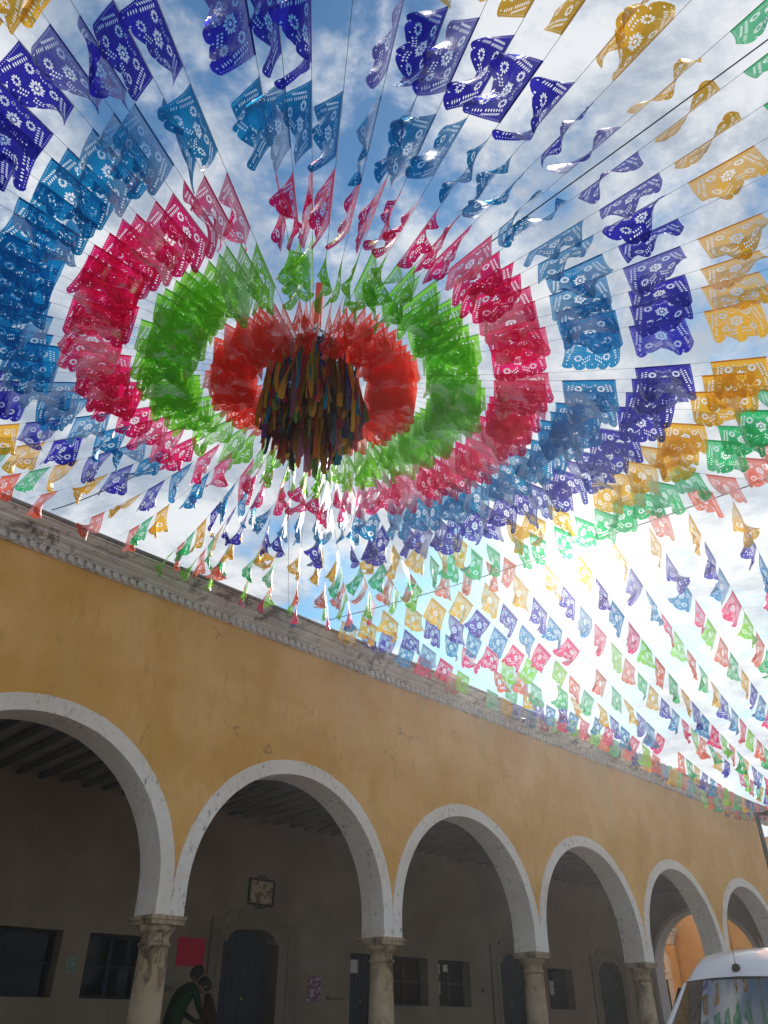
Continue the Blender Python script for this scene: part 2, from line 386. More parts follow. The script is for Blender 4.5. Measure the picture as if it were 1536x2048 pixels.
# end cross wall with its arch, portico end
ew = MB(); ey0, ey1 = .75, DEP - .0; ec = (ey0 + ey1) / 2; ea = (ey1 - ey0) / 2
for k in range(NSEG):
    th0 = pi - pi * k / NSEG; th1 = pi - pi * (k + 1) / NSEG
    u0, z0 = ec + ea * cos(th0), 3.0 + 1.75 * sin(th0); u1, z1 = ec + ea * cos(th1), 3.0 + 1.75 * sin(th1)
    for x in (TR - .52, TR): ew.add([(x, u0, z0), (x, u1, z1), (x, u1, 7.25 if x == TR else 5.3), (x, u0, 7.25 if x == TR else 5.3)], [(0, 1, 2, 3)])
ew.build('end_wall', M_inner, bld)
ax_ = MB(); pr = []
for k in range(49):
    th = pi - pi * k / 48; pr.append(((ec + ea * cos(th), 3.0 + 1.75 * sin(th)), (ec + (ea - .12) * cos(th), 3.0 + 1.63 * sin(th))))
pr = [((ey0, FLOOR), (ey0 + .12, FLOOR))] + pr + [((ey1, FLOOR), (ey1 - .12, FLOOR))]
vs = []; fs = []
for o_, i_ in pr: vs += [(TR - .55, o_[0], o_[1]), (TR - .55, i_[0], i_[1]), (TR + .03, i_[0], i_[1]), (TR + .03, o_[0], o_[1])]
for k in range(len(pr) - 1):
    a = 4 * k; b = a + 4; fs += [(a, a + 1, b + 1, b), (a + 1, a + 2, b + 2, b + 1), (a + 2, a + 3, b + 3, b + 2)]
ax_.add(vs, fs); ax_.build('end_arch', M_soffit, bld)
ep = MB(); ep.box((TR - .5, .02, FLOOR), (TR - .002, ey0 - .002, ZB)); ep.build('end_pier', M_white, bld)

# things fixed to the back wall (each its own thing)
def on_wall(t, z, w_, h_, name, m, label, cat, th=.008, y=DEP, group=None):
    mb = MB(); mb.box((-w_ / 2, -th, -h_ / 2), (w_ / 2, 0, h_ / 2))
    o = mb.build(name, m); o.matrix_world = bld_mat @ Matrix.Translation((t, y - .003, z)); tag(o, label, cat, group); return o
bld_mat = Matrix.Translation(BASE) @ Matrix.Rotation(atan2(dv.y, dv.x), 4, 'Z')
on_wall(9.295, 2.665, .61, .465, 'notice_board', simple('crimson_card', (.55, .005, .035), .7, var=.06), 'square crimson card on the cream wall left of the carved doorway', 'card')
on_wall(6.98, 2.365, .2, .25, 'paper_notice', simple('grey_green_notice', (.22, .26, .2), .7, var=.5, sc=30), 'small grey green notice between the two leftmost windows', 'notice')
def printed(name, base, ink, sc=(14, 1, 55)):
    m, n, b = mat(name, .7); tc = n.new('ShaderNodeTexCoord').outputs['Object']
    f = n.ramp(n.noise(n.scale(tc, sc), 1.0, 2, .5), .5, .56)
    n.put(b.inputs['Base Color'], n.mix(f, base, ink)); return m
on_wall(12.39, 2.15, .38, .46, 'poster', printed('purple_printed_poster', (.20, .10, .13), (.42, .34, .36), (9, 1, 14)), 'dark purple printed poster on the wall right of the carved doorway', 'poster')
on_wall(12.35, 2.62, .70, .26, 'wall_notice', simple('faded_notice', (.30, .23, .175), .8, var=.1), 'wide faded blank notice above the purple poster', 'notice')
on_wall(12.98, 2.00, .46, .04, 'wall_shelf', M_surr, 'short thin wall ledge right of the purple poster', 'ledge', .08)
on_wall(13.77, 2.62, .22, .26, 'paper_sheet', M_paper, 'pale sheet of paper taped to the dark door behind the second column', 'paper', .006, DEP + .255)
on_wall(16.60, 2.68, .16, .22, 'paper_sheet', M_paper, 'pale sheet in the upper left pane of the window left of the second doorway', 'paper', .006, DEP + .255)
on_wall(16.87, 2.70, .17, .15, 'paper_sheet', M_paper, 'small pale sheet beside the central bar of the window left of the second doorway', 'paper', .006, DEP + .235)
on_wall(16.60, 2.28, .16, .24, 'paper_sheet', printed('printed_sheet', (.6, .58, .5), (.2, .2, .2)), 'printed sheet low in the window left of the second doorway', 'paper', .006, DEP + .255)
on_wall(21.42, 2.40, .20, .34, 'paper_sheet', printed('printed_sheet2', (.62, .6, .52), (.15, .15, .15)), 'printed sheet in the window between the second and third doorways', 'paper', .006, DEP + .235)
on_wall(18.0, 2.25, .05, .09, 'doorbell', M_black, 'tiny dark bell box on the wall left of the second doorway', 'bell', .03)
mbx = MB(); mbx.box((-.13, -.1, -.1), (.13, 0, .07)); mbx.box((-.14, -.11, .07), (.14, 0, .09)); mbx.box((-.17, -.12, -.14), (.17, 0, -.12)); mbx.box((-.012, -.104, -.03), (.012, -.1, .02))
o = mbx.build('letter_box', simple('letterbox_grey', (.2, .19, .15), .5)); o.matrix_world = bld_mat @ Matrix.Translation((8.83, DEP - .003, 2.21)); tag(o, 'small metal box on the wall just right of the first column', 'box')
# framed plaque with iron scrolls
pq = empty('framed_plaque'); pq.matrix_world = bld_mat @ Matrix.Translation((10.82, DEP - .004, 3.82)); tag(pq, 'square pale plaque in a black iron frame with scrolls above the carved doorway', 'plaque')
f = MB()
for a, b in (((-.33, -.05, -.25), (-.295, 0, .25)), ((.295, -.05, -.25), (.33, 0, .25)), ((-.295, -.05, .215), (.295, 0, .25)), ((-.295, -.05, -.25), (.295, 0, -.215))): f.box(a, b)
f.build('frame', M_black, pq)
f = MB(); f.box((-.294, -.02, -.214), (.294, -.002, .214)); f.build('panel', printed('plaque_enamel', (.50, .38, .25), (.26, .14, .09), (7, 1, 9)), pq)
f = MB()
for zs in (1, -1):
    for xs_ in (1, -1):
        f.tube([(xs_ * (.02 + .075 * (1 - cos(q * .55))) , -.02, zs * (.25 + .05 * sin(q * .75))) for q in range(7)], .013, 5)
        f.tube([(xs_ * (.02 + .05 * q / 4), -.02, zs * (.255 + .07 * sin(q * .7))) for q in range(5)], .012, 5)
f.build('scroll', M_black, pq)

# ------------------------------------------------------------------ building beyond the portico's end
fb = empty('far_building'); FT = 33.0
fb.matrix_world = bld_mat @ Matrix.Translation((FT, 0, 0)); tag(fb, 'ochre building with a white arch seen through the arcade end', 'building')
def far_uz(px, py):   # local y (into building side) and z on plane t=FT
    X = px - 768; v = 1024 - py; r = Vector((X, -sin(PITCH) * v + cos(PITCH) * FPX, cos(PITCH) * v + sin(PITCH) * FPX))
    k_ = FT / (r.x * dv.x + r.y * dv.y); p = r * k_
    return (-(p.x * nv.x + p.y * nv.y) - D, p.z + 1.5)
u1, z1 = far_uz(1345, 1935); u2, z2 = far_uz(1315, 1880); u0, z0 = far_uz(1313, 1905); ud, zd = far_uz(1330, 1956)
ca, ra = u1 + 1.15, 1.15
zsp = z1 - .06
mb = MB()
mb.box((-.0, -14, 0), (4, u1 - .28, 7.6)); mb.box((0, ca + ra + .0, 0), (4, 16, 7.6)); mb.box((0, u1 - .28, zsp + ra + .25), (4, ca + ra, 7.6))
mb.box((.8, u1 - .28, zsp - .95), (4, ca + ra, zsp + ra + .25))
for k in range(24):
    th0, th1 = pi * k / 24, pi * (k + 1) / 24
    mb.add([(0, ca + ra * 1.0 * cos(th0), zsp + ra * sin(th0)), (0, ca + ra * cos(th1), zsp + ra * sin(th1)), (0, ca + ra * cos(th1), zsp + ra + .25), (0, ca + ra * cos(th0), zsp + ra + .25)], [(0, 1, 2, 3)])
mb.build('wall', M_ochre, fb)
mb = MB(); vs = []; fs = []
for k in range(25):
    th = pi * k / 24
    for rr_ in (ra + .02, ra - .27):
        vs.append((-.04, ca + rr_ * cos(th), zsp + rr_ * sin(th)))
    vs.append((.8, ca + (ra - .27) * cos(th), zsp + (ra - .27) * sin(th)))
for k in range(24): a = 3 * k; fs += [(a, a + 1, a + 4, a + 3), (a + 1, a + 2, a + 5, a + 4)]
mb.add(vs, fs); mb.build('arch_trim', M_white, fb)
for sgn in (-1, 1):
    uc = ca + sgn * (ra - .125)
    p = MB(); p.box((-.05, uc - .14, FLOOR - .45), (.6, uc + .14, zsp - .34)); p.build('pier', M_white, fb)
    p = MB(); p.box((-.09, uc - .20, zsp - .34), (.6, uc + .20, zsp - .22)); p.box((-.06, uc - .16, zsp - .22), (.6, uc + .16, zsp - .09)); p.box((-.10, uc - .21, zsp - .09), (.6, uc + .21, zsp)); p.build('impost', M_white, fb)
up, zp = far_uz(1340, 1866)
p = MB()
for (zz_, hw, dd_) in ((-.42, .10, .12), (-.25, .22, .2), (-.02, .27, .25), (.0, .34, .3), (.10, .36, .32)):
    pass
p.lathe([(.02, -.42), (.14, -.40), (.24, -.12), (.30, -.10), (.30, 0.0), (.36, .03), (.36, .12), (.30, .14), (.02, .14)], (-.12, up, zp), 14)
for dx in (-.2, 0, .2): p.lathe([(.02, .14), (.13, .2), (.14, .32), (.08, .42), (.0, .44)], (-.12, up + dx, zp), 8)
p.build('finial_bracket', M_white, fb)
p = MB(); p.box((-.16, up - .16, 0), (.0 - .002, up + .16, zp - .42)); p.build('pilaster', M_ochre, fb)
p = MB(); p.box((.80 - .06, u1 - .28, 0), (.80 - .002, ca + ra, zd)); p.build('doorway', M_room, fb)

# ------------------------------------------------------------------ paper flags (cut-out mesh)
FW, FH = .472, .365
def petal(cx, cy, ang, r0, r1, wd, n=6):
    ca_, sa_ = cos(ang), sin(ang); pts = []
    prof_ = ((r0, 0), (r0 + (r1 - r0) * .35, wd), (r0 + (r1 - r0) * .72, wd * .95), (r1, 0), (r0 + (r1 - r0) * .72, -wd * .95), (r0 + (r1 - r0) * .35, -wd))
    for (a, b) in prof_: pts.append((cx + a * ca_ - b * sa_, cy + a * sa_ + b * ca_))
    return pts
def holes_full():
    H = []
    cx, cy = 0, -.17
    H.append([(cx + .014 * cos(2 * pi * k / 8), cy + .014 * sin(2 * pi * k / 8)) for k in range(8)])
    for k in range(12): H.append(petal(cx, cy, 2 * pi * k / 12 + .13, .020, .060 if k % 2 else .052, .0078))
    for sx in (-1, 1):
        for (fx, fy, n, r1, ph) in ((.100, -.100, 11, .038, 0), (.118, -.262, 10, .036, .2), (.052, -.060, 6, .017, .1)):
            for k in range(n): H.append(petal(sx * fx, fy, 2 * pi * k / n + ph, r1 * .36, r1, r1 * .15))
        for k in range(7):
            x = .166 + .005 * k; y = -.055 - .0215 * k
            H.append(petal(sx * (x - .006), y, (radians(205) if sx > 0 else radians(-25)), 0, .027, .0056))
            H.append(petal(sx * (x + .004), y - .006, (radians(-35) if sx > 0 else radians(215)), 0, .026, .0052))
        for k in range(4):
            x = .176 + .004 * k; y = -.228 - .022 * k
            H.append(petal(sx * x, y, (radians(20) if sx > 0 else radians(160)), .0, .026, .005))
        for k in range(4):
            x = .022 + .0165 * k; y = -.262 - .009 * k
            H.append(petal(sx * x, y, (radians(75) if sx > 0 else radians(105)), .002, .024, .0048))
            H.append(petal(sx * x, y - .008, (radians(-75) if sx > 0 else radians(-105)), 0, .024, .0048))
        for k in range(14):
            x, y = sx * .224, -.03 - .0225 * k; H.append([(x - .003, y), (x, y - .0045), (x + .003, y), (x, y + .0045)])
    for k in range(9): H.append(petal(-.2 + .05 * k, -.332, radians(90), -.010, .010, .0035))
    for k in range(5): H.append(petal(-.012 + .006 * k, -.088 + .004 * abs(k - 2), radians(90 + 25 * (2 - k)), .0, .022, .003)) if k % 2 == 0 else None
    return H
def holes_lite():
    H = []
    for k in range(10): H.append(petal(0, -.168, 2 * pi * k / 10, .012, .060, .0105))
    for sx in (-1, 1):
        for k in range(7):
            H.append(petal(sx * .110, -.095, 2 * pi * k / 7, .010, .042, .0088)); H.append(petal(sx * .118, -.258, 2 * pi * k / 7 + .3, .010, .040, .0088))
        for k in range(5):
            H.append(petal(sx * .180, -.070 - .030 * k, radians(-50) if sx > 0 else radians(230), 0, .034, .0075))
        for k in range(3): H.append(petal(sx * (.03 + .02 * k), -.272, radians(80), -.024, .026, .0065))
        H.append(petal(sx * .045, -.055, radians(0), -.02, .02, .008))
    return H
def outline(lite):
    o = [(-FW / 2, 0), (FW / 2, 0)]
    ns = 12 if lite else 20; am = .004
    for k in range(1, ns * 2): o.append((FW / 2 + (am if k % 2 else -am * .3), -.33 * k / (ns * 2)))
    nl = 5; per = 6 if lite else 10
    for l in range(nl):
        for q in range(per + 1):
            if q == per and l < nl - 1: continue
            u = (l + q / per) / nl; x = FW / 2 - u * FW; y = -.335 - .032 * abs(sin(pi * q / per)) ** .7 - .014 * (1 - abs(2 * u - 1)) - (0.003 if (not lite and q % 2) else 0)
            o.append((x, y))
    for k in range(ns * 2 - 1, 0, -1): o.append((-FW / 2 - (am if k % 2 else -am * .3), -.33 * k / (ns * 2)))
    return o
def pip(x, y, poly):
    c = False; j = len(poly) - 1
    for i in range(len(poly)):
        xi, yi = poly[i]; xj, yj = poly[j]
        if (yi > y) != (yj > y) and x < (xj - xi) * (y - yi) / (yj - yi) + xi: c = not c
        j = i
    return c
def tri2d(lite):
    ol = outline(lite); H = holes_lite() if lite else holes_full()
    vs = []; es = []
    for poly in [ol] + H:
        o = len(vs); n = len(poly); vs += [Vector(p) for p in poly]; es += [(o + k, o + (k + 1) % n) for k in range(n)]
    nx, ny = (9, 7) if lite else (13, 10)
    for i in range(1, nx):
        for j in range(1, ny): vs.append(Vector((-FW / 2 + FW * i / nx + .0007, -.345 * j / ny + .0005)))
    rv, re_, rfc, a1, a2, a3 = delaunay_2d_cdt(vs, es, [], 0, 1e-6)
    boxes = [(min(p[0] for p in h), max(p[0] for p in h), min(p[1] for p in h), max(p[1] for p in h), h) for h in H]
    out = []
    for f_ in rfc:
        x = sum(rv[i][0] for i in f_) / 3; y = sum(rv[i][1] for i in f_) / 3
        if not pip(x, y, ol): continue
        if any(bx[0] <= x <= bx[1] and bx[2] <= y <= bx[3] and pip(x, y, bx[4]) for bx in boxes): continue
        out.append(tuple(f_))
    return [(v[0], v[1]) for v in rv], out
FULL, LITE = tri2d(False), tri2d(True)
def flag_mesh(base, seed, calm=1.0):
    pv, pf = base; r = random.Random(seed)
    wild = r.random() < .2 and calm > .5
    if not wild: calm *= .55
    A1 = r.uniform(-.7, .9) * calm; A2 = r.uniform(.3, .75) * calm; k1 = 2 * pi / FW * r.uniform(.45, 1.25); ph = r.uniform(0, 2 * pi)
    A3 = r.uniform(.1, .45) * calm; k2 = 2 * pi / FW * r.uniform(1.4, 2.4); ph2 = r.uniform(0, 2 * pi)
    sh = r.uniform(-.28, .28) * calm; tw = r.uniform(-.55, .55) * calm
    if wild: A2 *= 1.4; A1 *= 1.4; sh *= 1.5
    cache = {}
    def col(u):
        kx = round(u, 4)
        if kx in cache: return cache[kx]
        n = 18; y = z = x = 0; arr = [(0, 0, 0)]
        for i in range(n):
            s = (i + .5) / n
            th = (A1 * s * s + A2 * s * sin(k1 * u + ph + .8 * s) + A3 * s * sin(k2 * u + ph2) + tw * s * (u / FW) * 2)
            th = max(-2.3, min(2.3, th)); sa = sh * s * 1.2 + .12 * calm * sin(k1 * u + ph) * s
            h = FH * 1.02 / n
            y += sin(th) * h * cos(sa); z -= cos(th) * h * cos(sa); x += sin(sa) * h
            arr.append((x, y, z))
        cache[kx] = arr; return arr
    vs = []
    for (u, v) in pv:
        s = min(.9999, max(0, -v / (FH * 1.02))) * 18; arr = col(u); i = int(s); f_ = s - i
        a, b = arr[i], arr[i + 1]
        vs.append((u + a[0] + (b[0] - a[0]) * f_, a[1] + (b[1] - a[1]) * f_, a[2] + (b[2] - a[2]) * f_))
    o = len(vs); fs = list(pf)
    for yy in (-.0022, .0022):   # folded-over hem on the string
        b0 = len(vs); vs += [(-FW / 2, yy, .003), (FW / 2, yy, .003), (FW / 2, yy, -.013), (-FW / 2, yy, -.013)]; fs += [(b0, b0 + 1, b0 + 2), (b0, b0 + 2, b0 + 3)]
    me = bpy.data.meshes.new('paper_flag'); me.from_pydata(vs, [], fs); me.update()
    me.polygons.foreach_set('use_smooth', [True] * len(me.polygons)); me.materials.append(None)
    return me
HI = [flag_mesh(FULL, 100 + i) for i in range(26)]
NEAT = [flag_mesh(FULL, 500 + i, .62) for i in range(8)]
for _m in NEAT: _m.name = 'paper_flag'
LO = [flag_mesh(LITE, 300 + i, .85) for i in range(18)]
def film(name, c, tr):
    m = bpy.data.materials.new(name); m.use_nodes = True; n = NT(m.node_tree); n.n.clear()
    out = n.new('ShaderNodeOutputMaterial')
    t = n.new('ShaderNodeBsdfTransparent'); t.inputs[0].default_value = (*tr, 1)
    tl = n.new('ShaderNodeBsdfTranslucent'); tl.inputs[0].default_value = (*c, 1)
    df = n.new('ShaderNodeBsdfDiffuse'); df.inputs[0].default_value = (*[x * .9 for x in c], 1)
    gl = n.new('ShaderNodeBsdfGlossy'); gl.inputs['Roughness'].default_value = .42; gl.inputs[0].default_value = (.9, .9, .9, 1)
    tc_ = n.new('ShaderNodeTexCoord').outputs['Object']
    bp = n.new('ShaderNodeBump'); bp.inputs['Strength'].default_value = .35; bp.inputs['Distance'].default_value = .02
    n.put(bp.inputs['Height'], n.noise(tc_, 16, 3, .6, 1.0)); n.l.new(bp.outputs[0], gl.inputs['Normal']); n.l.new(bp.outputs[0], df.inputs['Normal'])
    def mx(f_, a, b):
        k_ = n.new('ShaderNodeMixShader'); n.put(k_.inputs[0], f_); n.l.new(a, k_.inputs[1]); n.l.new(b, k_.inputs[2]); return k_.outputs[0]
    body = mx(.50, df.outputs[0], tl.outputs[0]); body = mx(.44, body, t.outputs[0])
    fr = n.new('ShaderNodeFresnel'); fr.inputs[0].default_value = 1.38; n.l.new(bp.outputs[0], fr.inputs['Normal'])
    n.l.new(mx(n.math('MULTIPLY', fr.outputs[0], .24), body, gl.outputs[0]), out.inputs[0])
    return m
def sq(c, p=.74): return tuple(x ** p for x in c)
CD = {'red': (.86, .085, .045), 'lime': (.22, .62, .05), 'pink': (.72, .01, .13), 'blue': (.006, .20, .47), 'indigo': (.016, .014, .36), 'gold': (.72, .38, .025), 'emerald': (.02, .44, .14), 'coral': (.72, .12, .07)}
FM = {k: film('translucent_%s_film' % k, c, sq(c)) for k, c in CD.items()}
CYC = ['red', 'lime', 'pink', 'blue', 'indigo', 'gold', 'emerald']
M_string = simple('dark_string', (.10, .10, .11), .8)
M_cable = simple('black_cable', (.03, .03, .035), .6)
WR = random.Random(11)
def gust(p):
    """smooth wind vector at a place; blows left, stronger over the open plaza"""
    a = .5 + .5 * sin(p.x * 1.3 + 1.7 * sin(p.y * .9)); b = sin(p.y * 1.9 - p.x * .7)
    near = max(0, min(1, (4.3 - p.y) / 3)) * max(0, min(1, (p.x + .6) / 1.5))
    amp = (.13 + .26 * a + 1.15 * near) * min(1.0, .25 + .5 * max(0.0, (Vector((p.x + .64, p.y - 5.15, 0))).length - .6))
    return Vector((-1.0, .12 + .35 * b, 0)) * amp
NFLAG = [0]
def put_flag(parent, loc, p0, p1, colour, hi, neat=False):
    X = (p1 - p0).normalized()
    if WR.random() < .5: X = -X
    F = Vector((0, 0, -1)) + gust((p0 + p1) / 2) * WR.uniform(.5, 1.4) + Vector((WR.gauss(0, .10), WR.gauss(0, .10), 0)) * (.5 if neat else 1.0)
    h = (F - X * F.dot(X)).normalized(); Z = -h; Y = Z.cross(X)
    c = (p0 + p1) / 2 - loc
    o = bpy.data.objects.new('paper_flag', WR.choice(NEAT if neat else HI if hi else LO)); COL.objects.link(o); o.parent = parent
    s = (p1 - p0).length / FW
    o.matrix_local = Matrix(((X.x * s, Y.x * s, Z.x * s, c.x), (X.y * s, Y.y * s, Z.y * s, c.y), (X.z * s, Y.z * s, Z.z * s, c.z), (0, 0, 0, 1)))
    o.material_slots[0].link = 'OBJECT'; o.material_slots[0].material = FM[colour]
    NFLAG[0] += 1
def in_view(p, m=.10):
    q = project(p)
    return q and -1536 * m < q[0] < 1536 * (1 + m) and -2048 * m < q[1] < 2048
def garland(name, zfun, L, inner, colours, label, group, hi_px=34, pitch=.594, flen=.462, jit=.04):
    """zfun(r) -> world point; colours(k)"""
    root = empty(name, zfun(0)); tag(root, label, 'garland', group)
    loc = zfun(0)
    n = max(6, int(L / .4)); mb = MB(); mb.tube([zfun(L * i / n) - loc for i in range(n + 1)], .0017, 4)
    mb.build('string', M_string, root)
    k = 0; cnt = 0
    while inner + pitch * k + flen < L + .02:
        r0 = inner + pitch * k + WR.uniform(-jit, jit); p0, p1 = zfun(r0 + (.06 if pitch < .59 and k == 0 else 0)), zfun(r0 + flen * WR.uniform(.96, 1.02))
        m_ = (p0 + p1) / 2
        if in_view(m_) and not (k > 2 and WR.random() < (.10 if k > 3 else .04)):
            neat = pitch < .59 and (k < 1 or (k < 3 and WR.random() < .5))
            c_, s_ = cos(PITCH), sin(PITCH); q = m_ - CAM; dep = c_ * q.y + s_ * q.z
            put_flag(root, loc, p0, p1, colours(k), FPX * FW / dep > 50, neat); cnt += 1
        k += 1
    return root, cnt
HUB = Vector((-.64, 5.15, 6.47))
P0 = Vector((-.95, 12.35, 0)) - dv * 0    # where the cross rope meets the cornice
OFFC = -9.40; hubn = HUB.x * nv.x + HUB.y * nv.y; hubd = HUB.x * dv.x + HUB.y * dv.y; ROPED = 8.1
def rope_z(t): return 7.46 - .16 * t + .0075 * t * t
ORD = ['first', 'second', 'third', 'fourth', 'fifth', 'sixth', 'seventh', 'eighth', 'ninth', 'tenth', 'eleventh', 'twelfth', 'thirteenth', 'fourteenth', 'fifteenth', 'sixteenth', 'seventeenth', 'eighteenth', 'nineteenth', 'twentieth', 'twenty-first', 'twenty-second', 'twenty-third', 'twenty-fourth', 'twenty-fifth', 'twenty-sixth', 'twenty-seventh', 'twenty-eighth', 'twenty-ninth', 'thirtieth']
HOURS = ['twelve', 'one', 'two', 'three', 'four', 'five', 'six', 'seven', 'eight', 'nine', 'ten', 'eleven']
angs = []; a = 0.0
ar = random.Random(21)
while a < 2 * pi - .03:
    angs.append(a + ar.uniform(-.014, .014))
    deg = math.degrees(a)
    a += .074 if not (118 < deg < 165) else .125
rows = []
for phi in angs:
    if 259.5 < math.degrees(phi) % 360 < 266: continue
    e = Vector((cos(phi), sin(phi), 0)); en = e.dot(nv); ed = e.dot(dv)
    Ls = []
    if en < -.02: L = (hubn - OFFC) / -en; Ls.append((L, 7.42, 1))
    if ed > .02: L = (ROPED - hubd) / ed; tt = (HUB + e * L).dot(nv) - OFFC; Ls.append((L, rope_z(max(0, min(18, tt))), 1))
    if ed < -.02: L = 5.2 / -ed; Ls.append((L, 7.2, 2))
    Ls.append((9.0, 7.3, 3))
    L, ze, kind = min(Ls, key=lambda q: q[0])
    if kind == 1 and L < 9: b = .027; aa = (ze - HUB.z) / L - b * L
    else: b = .022; aa = -.085
    if kind == 3 or (kind == 2 and e.y < .3): L = min(L, 5.4)
    if kind == 2 and e.y >= .3: b = .02; aa = (ze - HUB.z) / L - b * L
    rows.append((phi, e, L, aa, b))
def clock(e):
    q0 = project(HUB); q1 = project(HUB + e * 1.0); dx, dy = q1[0] - q0[0], -(q1[1] - q0[1])
    return (math.degrees(atan2(dx, dy)) + 360) % 360
rows.sort(key=lambda r: clock(r[1])); cnt_h = {}
for (phi, e, L, aa, b) in rows:
    h = int((clock(e) + 15) // 30) % 12; cnt_h[h] = cnt_h.get(h, 0) + 1
    zf = lambda r, e=e, aa=aa, b=b: HUB + e * r + Vector((0, 0, aa * r + b * r * r))
    lab = '%s garland clockwise of those running from the ribbon hub towards %s o\'clock' % (ORD[cnt_h[h] - 1], HOURS[h])
    garland('flag_garland', zf, L, .485, lambda k: ('coral' if k % 7 == 0 and k else CYC[k % 7]), lab, 'garlands of cut paper flags radiating from the ribbon hub', pitch=.578, flen=.45)
# cross rope and the second field of garlands beyond it
def rope_pt(t): return dv * ROPED + nv * (OFFC + t) + Vector((0, 0, rope_z(t)))
mb = MB(); o0 = rope_pt(0); mb.tube([rope_pt(.9 * k) - o0 for k in range(21)], .007, 5)
tag(mb.build('cross_rope', M_cable, loc=o0), 'dark rope strung out from the cornice, joining the two fields of flag garlands', 'rope')
ROW2 = ['gold', 'indigo', 'blue', 'pink', 'lime', 'coral', 'emerald']
SA = radians(34.5); sdir = Vector((sin(SA), cos(SA), 0))
i = 0; t = .25
while t < 9.6:
    st_ = rope_pt(t); nrm = sdir.dot(nv)
    L = t / -nrm; capd = False
    if L > 19: L = 19.0; capd = True
    ze = 7.42 if not capd else 7.0
    b = .0085 if L > 8 else .02
    if capd: ze = 7.3
    b *= ar.uniform(.85, 1.35); aa = (ze - st_.z) / L - b * L
    zf = lambda r, s=st_.copy(), aa=aa, b=b: s + sdir * r + Vector((0, 0, aa * r + b * r * r))
    garland('flag_garland', zf, L, .12, lambda k: ROW2[k % 7], '%s garland out from the cornice of those tied beyond the dark cross rope' % ORD[i], 'garlands of cut paper flags beyond the cross rope')
    i += 1; t += .526
print('flags', NFLAG[0])

# support cables through the hub
def cable(p, q, sag, r, name, label):
    p = Vector(p); q = Vector(q); mb = MB(); n = 24
    mb.tube([(p.lerp(q, k / n) + Vector((0, 0, -4 * sag * (k / n) * (1 - k / n)))) - p for k in range(n + 1)], r, 5)
    tag(mb.build(name, M_cable, loc=p), label, 'cable')
def ray(px, py):
    v = 1024 - py; return Vector((px - 768, -sin(PITCH) * v + cos(PITCH) * FPX, cos(PITCH) * v + sin(PITCH) * FPX)).normalized()
ur = ray(1500, 100); pr_ = CAM + ur * ((7.0 - 1.5) / ur.z)
cable(HUB + Vector((0, 0, .05)), HUB + (pr_ - HUB) * 1.9, .05, .0055, 'support_cable', 'thick dark cable rising from the ribbon hub to the top right corner')
cable(HUB + Vector((-.1, 0, .02)), BW(3.05, .45, 7.42), .2, .007, 'support_cable', 'thick dark cable from the ribbon hub down to the left end of the cornice')
cable(HUB + Vector((-.25, .35, -.02)), BW(7.25, .45, 7.42), .05, .003, 'bare_string', 'bare thin string from the ribbon hub to the cornice below it')

# ------------------------------------------------------------------ ribbon hub
hub = empty('ribbon_hub', HUB + Vector((0, 0, .05))); tag(hub, 'drum of hanging multicoloured fabric ribbons on a wire ring amid the flag garlands', 'ribbon hub')
RR = .40
f = MB()
for rad, z in ((RR, 0), (RR, -.05), (.33, .01), (.2, .015)):
    f.tube([(rad * cos(2 * pi * k / 24), rad * sin(2 * pi * k / 24), z) for k in range(25)], .009, 5)
for k in range(6):
    a = pi * k / 6 + .2; f.tube([(RR * cos(a), RR * sin(a), .012), (-RR * cos(a), -RR * sin(a), .012)], .008, 5)
for k in range(6): a = 2 * pi * k / 6 + .2; f.tube([(RR * cos(a), RR * sin(a), 0), (0, 0, .55)], .006, 4)
f.build('wire_ring', M_black, hub)
f = MB(); f.tube([(0, 0, 0), (0, 0, .58)], .028, 8); f.build('mast', simple('pale_pole', (.7, .7, .7), .4), hub)
f = MB(); f.box((-.036, -.036, .58), (.036, .036, 1.15)); f.build('mast_sleeve', simple('red_sleeve', (.75, .06, .03), .5), hub)
rib_cols = [(.5, .27, .03), (.32, .17, .03), (.09, .045, .02), (.03, .03, .035), (.36, .04, .03), (.55, .30, .03), (.50, .14, .03), (.42, .22, .04), (.45, .05, .04), (.30, .16, .02), (.40, .23, .03), (.24, .03, .05), (.30, .05, .03), (.05, .14, .04), (.02, .10, .12), (.03, .05, .16), (.22, .08, .14), (.02, .16, .30), (.12, .03, .16), (.10, .22, .05), (.36, .06, .09), (.04, .04, .05)]
def cloth(name, c):
    m = bpy.data.materials.new(name); m.use_nodes = True; n = NT(m.node_tree); n.n.clear(); out = n.new('ShaderNodeOutputMaterial')
    tc_ = n.new('ShaderNodeTexCoord').outputs['Object']; cc = n.mix(n.noise(n.scale(tc_, (9, 9, 1)), 3, 4, .6), tuple(x * .8 for x in c), tuple(min(1, x * 1.7) for x in c))
    d_ = n.new('ShaderNodeBsdfDiffuse'); tl = n.new('ShaderNodeBsdfTranslucent'); n.put(d_.inputs[0], cc); n.put(tl.inputs[0], cc)
    k_ = n.new('ShaderNodeMixShader'); k_.inputs[0].default_value = .35; n.l.new(d_.outputs[0], k_.inputs[1]); n.l.new(tl.outputs[0], k_.inputs[2]); n.l.new(k_.outputs[0], out.inputs[0]); return m
RM = [cloth('ribbon_cloth_%d' % i, c) for i, c in enumerate(rib_cols)]
rr = random.Random(5)
ribm = []
